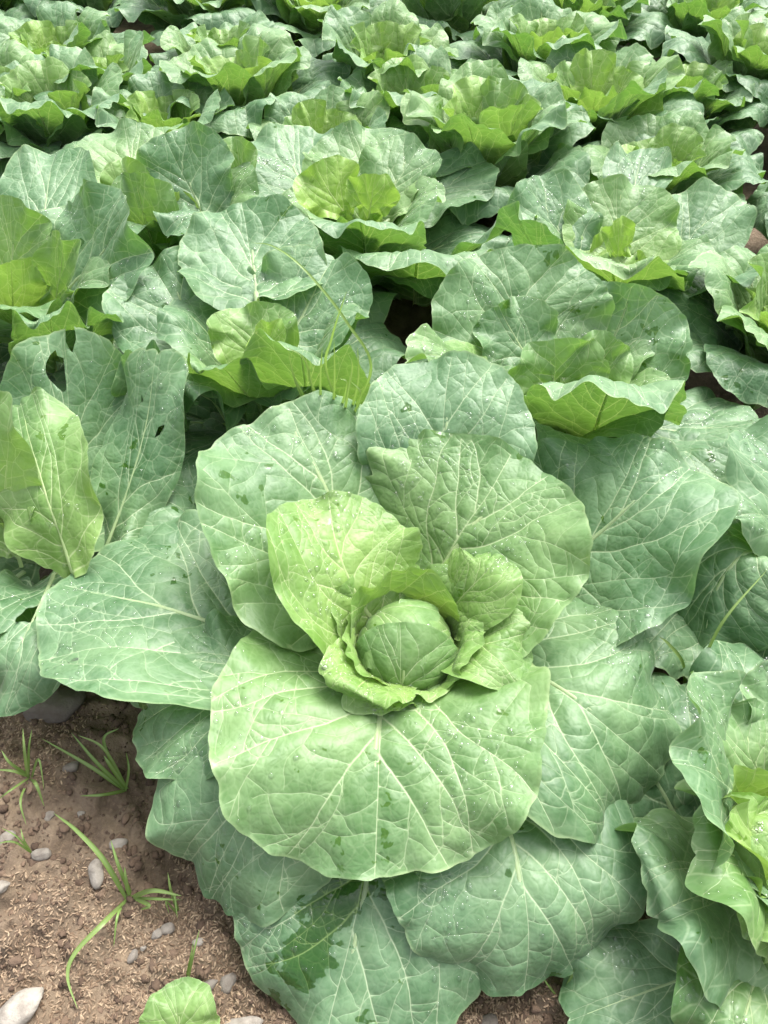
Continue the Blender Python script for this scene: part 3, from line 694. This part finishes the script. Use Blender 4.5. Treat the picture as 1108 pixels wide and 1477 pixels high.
for rname, spots in rows:
    spots = sorted(spots); vis = [s for s in spots if in_view(*s)]
    for s in vis + [q for q in spots if q not in vis and abs(q[0]) < 1.6 and q[1] < 3]:
        k = (cnt * 5 + 2) % KINDS_N; cnt += 1
        o = protos[k] if k not in used else copy_tree(protos[k]); used.add(k)
        o.location = (s[0], s[1], 0); o.rotation_euler = (rnd.uniform(-.12, .12), rnd.uniform(-.12, .12), rnd.uniform(0, 6.28)); sc = rnd.uniform(.82, 1.02); o.scale = (sc, sc, sc * rnd.uniform(.94, 1.05))
        if s in vis: lab = '%s cabbage from the left in the %s row behind the nearest cabbage' % (ORD[vis.index(s)], rname)
        else: lab = '%s cabbage just outside the %s border in the %s row behind' % (ORD[spots.index(s)], 'left' if s[0] < 0 else 'right', rname)
        if rname == 'second': lab = 'cabbage cut by the right border, beside the tall rounded light leaf'
        tag(o, lab, 'cabbage', 'cabbages in the field'); FIELD.append(o)

# ------------------------------------------------------------------ husks, clods, stones on the soil
def ico(level):
    import bmesh
    bm = bmesh.new(); bmesh.ops.create_icosphere(bm, subdivisions=level, radius=1); V = np.array([v.co[:] for v in bm.verts]); F = np.array([[v.index for v in f.verts] for f in bm.faces]); bm.free(); return V, F
ICO1, ICO2, ICO3 = ico(1), ico(2), ico(3)
def soil_spots(n, seed):
    r = np.random.RandomState(seed); out = []
    # bare soil at the lower left, the gap at the bottom, and a little under the leaves
    a = np.stack([r.uniform(-.62, -.02, n), r.uniform(.08, .50, n)], 1)
    b = np.stack([r.uniform(-.02, .36, n // 3), r.uniform(.08, .24, n // 3)], 1)
    return np.vstack([a, b]), r
def scatter_clods():
    Q, r = soil_spots(2600, 3); V, F, T_ = [], [], []; b, f = ICO2; n = 0; bd = np.random.RandomState(8).normal(0, 2.2, (5, 3))
    for x, y in Q:
        s = .0012 + .0046 * r.rand() ** 4; k = b * (1 + .20 * np.sin(b @ (bd * (.7 + r.rand(5, 1))).T + r.rand(5) * 6).sum(1, keepdims=True) * .6 + .18 * (r.rand(len(b), 1) - .5)) * s * [1 + .5 * r.rand(), 1, .75]
        a = r.rand() * 6.28; k = k @ np.array([[math.cos(a), math.sin(a), 0], [-math.sin(a), math.cos(a), 0], [0, 0, 1]])
        V.append(k + [x, y, float(ground_h(x, y)) + s * .1]); F.append(f + n); n += len(b); T_.append(np.full(len(b), r.rand()))
    o = mesh_obj('soil_crumbs', np.vstack(V), np.vstack(F), M_CLOD, attrs=dict(tint=np.concatenate(T_))); tag(o, 'loose brown soil crumbs on the bare ground', 'soil', kind='stuff')
def scatter_husks():
    Q, r = soil_spots(30000, 4)
    dens = vnoise(Q[:, 0] * 6, Q[:, 1] * 6, 21) + .35 * vnoise(Q[:, 0] * 22, Q[:, 1] * 22, 22) - .45 * (Q[:, 1] - .18)
    Q = Q[dens > .26 + .32 * r.rand(len(Q))]; n = len(Q)
    base = np.array([(-1, 0, .0), (-.35, .30, .0), (.4, .28, .0), (1, 0, .0), (.4, -.28, .0), (-.35, -.30, .0), (-.3, 0, .22), (.35, 0, .2)])
    f = np.array([(0, 6, 1), (1, 6, 7), (1, 7, 2), (2, 7, 3), (0, 5, 6), (5, 4, 7), (5, 7, 6), (4, 3, 7)])
    L = .0033 * (.6 + .6 * r.rand(n)); a = r.rand(n) * 6.283; ti = (r.rand(n) - .5) * 1.1; ro = (r.rand(n) - .5) * 1.5
    V = base[None] * L[:, None, None]
    def rot(V, an, i, j):
        c, s = np.cos(an)[:, None], np.sin(an)[:, None]; W = V.copy(); W[:, :, i] = V[:, :, i] * c - V[:, :, j] * s; W[:, :, j] = V[:, :, i] * s + V[:, :, j] * c; return W
    V = rot(V, ro, 1, 2); V = rot(V, ti, 0, 2); V = rot(V, a, 0, 1)
    V = V + np.stack([Q[:, 0], Q[:, 1], ground_h(Q[:, 0], Q[:, 1]) + .0012], 1)[:, None]
    F = (f[None] + (np.arange(n) * 8)[:, None, None]).reshape(-1, 3)
    o = mesh_obj('rice_husks', V.reshape(-1, 3), F, M_HUSK, attrs=dict(tint=np.repeat(r.rand(n) ** 1.3, 8)), smooth=False); tag(o, 'tan rice husks strewn over the soil', 'husk', kind='stuff')
scatter_clods(); scatter_husks()

def make_stone(px, py, rpx, tint, squash, ang, label, seed, group=None):
    q = Pz(px, py, .018); dep = q[1] * cD + CZ * sD; r0 = .85 * rpx / FPX * dep; r = np.random.RandomState(seed)
    V, F = ICO3; D = V / np.linalg.norm(V, axis=1, keepdims=True); rad = np.ones(len(V))
    for _ in range(13):                                                   # chipped facets
        nv = r.normal(size=3); nv /= np.linalg.norm(nv); rad = np.minimum(rad, r.uniform(.62, .95) / np.maximum(D @ nv, 1e-3))
    rad = rad * (1 + .03 * np.sin(D @ r.normal(0, 6, 3)) + .02 * np.sin(D @ r.normal(0, 13, 3)))
    K = D * rad[:, None] * [squash, 1 / squash ** .5, .72] * r0; c, s = math.cos(ang), math.sin(ang); K = K @ np.array([[c, s, 0], [-s, c, 0], [0, 0, 1]])
    o = mesh_obj('stone', K, F, M_STONE, loc=(q[0], q[1], float(ground_h(q[0], q[1])) + r0 * .25), attrs=dict(tint=np.full(len(V), tint)))
    tag(o, label, 'stone', group or 'stones on the soil'); return o
STONES = [
    (28, 1452, 34, .95, 1.35, .5, 'large pale grey stone at the lower left corner of the soil'),
    (80, 1018, 44, .05, 1.2, .3, 'big dark rock under the left cabbage leaf'),
    (138, 1258, 17, .75, 1.5, 1.9, 'angular pale tan stone beside the big grass tuft'),
    (172, 1218, 13, .55, 1.2, .2, 'grey stone just behind the big grass tuft'),
    (102, 1105, 12, .4, 1.25, .4, 'rounded grey stone under the upper grass tufts'),
    (60, 1231, 13, .45, 1.4, .1, 'flat grey stone near the left border by short grass'),
    (67, 1170, 10, .65, 1.1, .8, 'small light stone below the left grass tuft'),
    (240, 1337, 11, .35, 1.2, .3, 'upper grey pebble of a pair at the end of the pebble line'),
    (224, 1346, 10, .5, 1.1, 1.2, 'lower tan pebble of a pair at the end of the pebble line'),
    (188, 1374, 10, .4, 1.4, 1.0, 'slanting grey pebble in the middle of the pebble line'),
    (204, 1364, 6, .6, 1.1, .4, 'tiny pebble between larger pebbles of the line'),
    (286, 1359, 10, .9, 1.25, .1, 'whitish square pebble under the edge of a cabbage leaf'),
    (328, 1414, 16, .3, 1.15, 1.4, 'dark round stone beside the wet cabbage leaf'),
    (300, 1420, 13, .25, 1.3, .5, 'brown stone between the seedling and the wet leaf'),
    (350, 1477, 24, .7, 1.7, .0, 'long grey stone at the bottom border beside the seedling'),
    (8, 1285, 12, .6, 1.3, .3, 'stone at the left border above the tan patch'),
    (5, 1207, 14, .55, 1.2, .9, 'stone at the left border under short grass'),
    (112, 1168, 7, .5, 1.1, .3, 'tiny grey pebble near the middle of the soil'),
    (705, 1470, 16, .15, 1.3, .2, 'dark stone in the gap below the cabbage'),
]
for i, s_ in enumerate(STONES): make_stone(*s_, seed=300 + i)

# ------------------------------------------------------------------ grass weeds: every blade its own part
def blade(parent, pts, w, tint, taper=1.0):
    C = catmull(np.array(pts) - np.array(parent.location), 8); n = len(C); V, F, E = [], [], []
    tan = np.gradient(C, axis=0); tan /= np.linalg.norm(tan, axis=1, keepdims=True)
    for i in range(n):
        t = i / (n - 1); ww = w * (min(1, .55 + t * 2) * (1 - t ** 2.2) ** .8 + .03); s = np.cross(tan[i], [0.15, -.5, .8]); s /= np.linalg.norm(s) + 1e-9; nn = np.cross(s, tan[i])
        V += [C[i] - s * ww + nn * ww * .45, C[i], C[i] + s * ww + nn * ww * .45]; E += [0, 1, 0]
        if i: b = 3 * i; F += [(b - 3, b - 2, b + 1, b), (b - 2, b - 1, b + 2, b + 1)]
    mesh_obj('blade', V, F, M_GRASS, parent, attrs=dict(tint=np.full(len(V), tint), vein=np.array(E, float)))
def tuft(base, blades, label, w=.0028, z0=.004):
    b = Pz(base[0], base[1], .016); b[2] = float(ground_h(b[0], b[1])) - .003; p = empty('grass_tuft', b)
    for i, bl in enumerate(blades):
        pts = [b + np.array([rnd.uniform(-.003, .003), rnd.uniform(-.003, .003), 0])] + [Pz(x, y, z + .016) for x, y, z in bl]
        blade(p, pts, w * rnd.uniform(.45, .85), rnd.random())
    tag(p, label, 'grass', 'grass weeds'); return p
tuft((185, 1292), [[(150, 1240, .05), (110, 1197, .065), (78, 1173, .06)], [(172, 1250, .045), (160, 1212, .06)], [(220, 1284, .035), (262, 1292, .03)], [(225, 1296, .03), (262, 1298, .02)],
                   [(150, 1330, .03), (108, 1375, .025), (98, 1410, .015), (112, 1455, .006)], [(170, 1320, .03), (164, 1366, .012)], [(182, 1270, .03), (180, 1250, .045)], [(215, 1305, .02), (203, 1312, .01)]], 'large grass tuft with long arching blades in the middle of the soil', w=.0036)
tuft((40, 1118), [[(15, 1140, .02), (-5, 1155, .005)], [(20, 1112, .02), (-8, 1110, .02)], [(30, 1155, .02), (38, 1190, .004)], [(52, 1130, .03), (64, 1163, .005)], [(36, 1085, .05), (33, 1050, .07)], [(42, 1080, .05), (46, 1052, .07)], [(56, 1095, .04), (64, 1140, .015)], [(15, 1100, .03), (2, 1082, .04)]], 'bushy grass tuft at the left border under the cabbage leaf', w=.0030)
tuft((178, 1132), [[(140, 1100, .03), (103, 1057, .05)], [(130, 1105, .02), (60, 1065, .03)], [(150, 1080, .04), (112, 1060, .05)], [(150, 1146, .01), (115, 1148, .012)], [(160, 1105, .03), (150, 1090, .04)], [(186, 1110, .03), (182, 1085, .03)], [(150, 1070, .04), (172, 1050, .05)]], 'grass tuft whose blades lean out from under the cabbage leaf edge', w=.0032)
tuft((44, 1226), [[(25, 1207, .02), (2, 1194, .025)], [(20, 1214, .02), (-10, 1218, .02)], [(35, 1212, .025), (30, 1195, .03)]], 'short grass sprig at the left border', w=.0024)
tuft((270, 1415), [[(278, 1380, .04), (288, 1340, .06)], [(274, 1385, .03), (280, 1355, .045)]], 'thin upright grass stem between the seedling and the cabbage', w=.0018)
tuft((250, 1310), [[(247, 1285, .03), (242, 1258, .05)], [(252, 1290, .02), (256, 1325, .01)], [(240, 1300, .02), (244, 1318, .006)]], 'small grass sprig at the edge of the hanging cabbage leaf', w=.0022)
tuft((812, 1440), [[(790, 1420, .02), (775, 1398, .03)], [(850, 1432, .025), (900, 1446, .02)], [(835, 1395, .04), (880, 1412, .04)]], 'grass sprig in the gap below the cabbage', w=.0022)
g = empty('grass_tuft', tuple(Py(485, 640, .81)))
for pts in ([(430, 560, .84), (415, 505, .84)], [(452, 560, .83), (448, 520, .82)], [(462, 560, .82), (465, 500, .81)], [(472, 540, .82), (478, 490, .8), (500, 420, .78)], [(482, 560, .82), (482, 490, .81)], [(500, 560, .82), (490, 545, .82)],
            [(515, 560, .83), (516, 500, .83)], [(534, 540, .83), (500, 465, .82), (440, 390, .84), (395, 356, .88), (362, 350, .9)], [(520, 575, .82), (505, 548, .82)], [(440, 575, .83), (425, 545, .83)], [(455, 575, .83), (440, 520, .82), (412, 500, .82)], [(500, 575, .82), (508, 530, .82), (500, 505, .8)]):
    blade(g, [np.array(g.location) + [rnd.uniform(-.02, .03), 0, 0]] + [Py(q[0], q[1], q[2] - .045) for q in pts], .0019, .4 + .6 * rnd.random())
tag(g, 'tall narrow grass rising between the nearest cabbage and the one behind', 'grass', 'grass weeds')
g = empty('grass_tuft', tuple(Pz(985, 1010, .02)))
for pts in ([(1000, 985, .10), (1040, 900, .2), (1108, 820, .24)], [(985, 960, .12), (965, 930, .17), (950, 918, .18)], [(1030, 960, .12), (1100, 985, .12)], [(1010, 980, .08), (1060, 1020, .1)]):
    blade(g, [np.array(g.location)] + [Pz(*q) for q in pts], .0028, .9)
tag(g, 'long pale grass blades crossing the gap at the right border', 'grass', 'grass weeds')

# ------------------------------------------------------------------ cabbage seedling at the bottom border
q = Pz(262, 1500, .0); sp = empty('cabbage_seedling', (q[0], q[1], 0))
px_leaf(sp, 'z', [(263, 1520, .025), (258, 1462, .06), (255, 1412, .062)], 112, shape='fan', lod='mid', young=.55, cup=(.2, -.1), wave=(.004, 6), seed=401)
px_leaf(sp, 'z', [(263, 1525, .025), (300, 1545, .05), (340, 1560, .05)], 90, shape='round', lod='mid', young=.5, cup=(.2, -.1), wave=(.003, 6), seed=402)
tag(sp, 'light green cabbage seedling on the soil at the bottom border', 'seedling')

# ------------------------------------------------------------------ rain drops on the leaves
def rain():
    r = np.random.RandomState(5); VV, FF, n = [], [], 0
    sets = [(b, np.array([t for t in f if b[t][:, 2].mean() > -.25])) for b, f in (ICO1, ICO2)]
    for li, (P, F, lod) in enumerate(LEAVES[:N_PROTO_LEAVES]):
        if lod == 'low': continue
        hero = lod == 'hi'
        a, c, d = P[F[:, 0]], P[F[:, 1]], P[F[:, 2]]; nr = np.cross(c - a, d - a); ar = np.linalg.norm(nr, axis=1); nr = nr / (ar[:, None] + 1e-12); nr *= np.sign(nr[:, 2:3] + 1e-9)
        cen = (a + c + d) / 3
        patch = vnoise(cen[:, 0] * 14 + li * 3, cen[:, 1] * 14, 31) + .5 * vnoise(cen[:, 0] * 45, cen[:, 1] * 45, 32)
        wgt = ar * np.clip(nr[:, 2] - .45, 0, 1) * np.clip(patch - .72, 0, 1) ** 1.5
        if wgt.sum() < 1e-9: continue
        k = int(min(420 if hero else 200, wgt.sum() * (2.6e5 if hero else 1.6e5)))
        for i in r.choice(len(F), k, p=wgt / wgt.sum()):
            s = (.0007 + .0026 * r.rand() ** 3.0) * (1.0 if hero else 1.15); w = r.dirichlet((1, 1, 1)); q = a[i] * w[0] + c[i] * w[1] + d[i] * w[2]; N = nr[i]
            b, keepf = sets[int(s > .00125)]
            t = np.cross(N, [1, 0, .01]); t /= np.linalg.norm(t); u = np.cross(N, t)
            VV.append(q + s * (b[:, :1] * t * (1 + .3 * r.rand()) + b[:, 1:2] * u + b[:, 2:] * N * .50) + N * s * .06); FF.append(keepf + n); n += len(b)
    o = mesh_obj('rain_drops', np.vstack(VV), np.vstack(FF), M_WATER); tag(o, 'clear rain drops beaded on the cabbage leaves', 'water drops', kind='stuff')
rain()
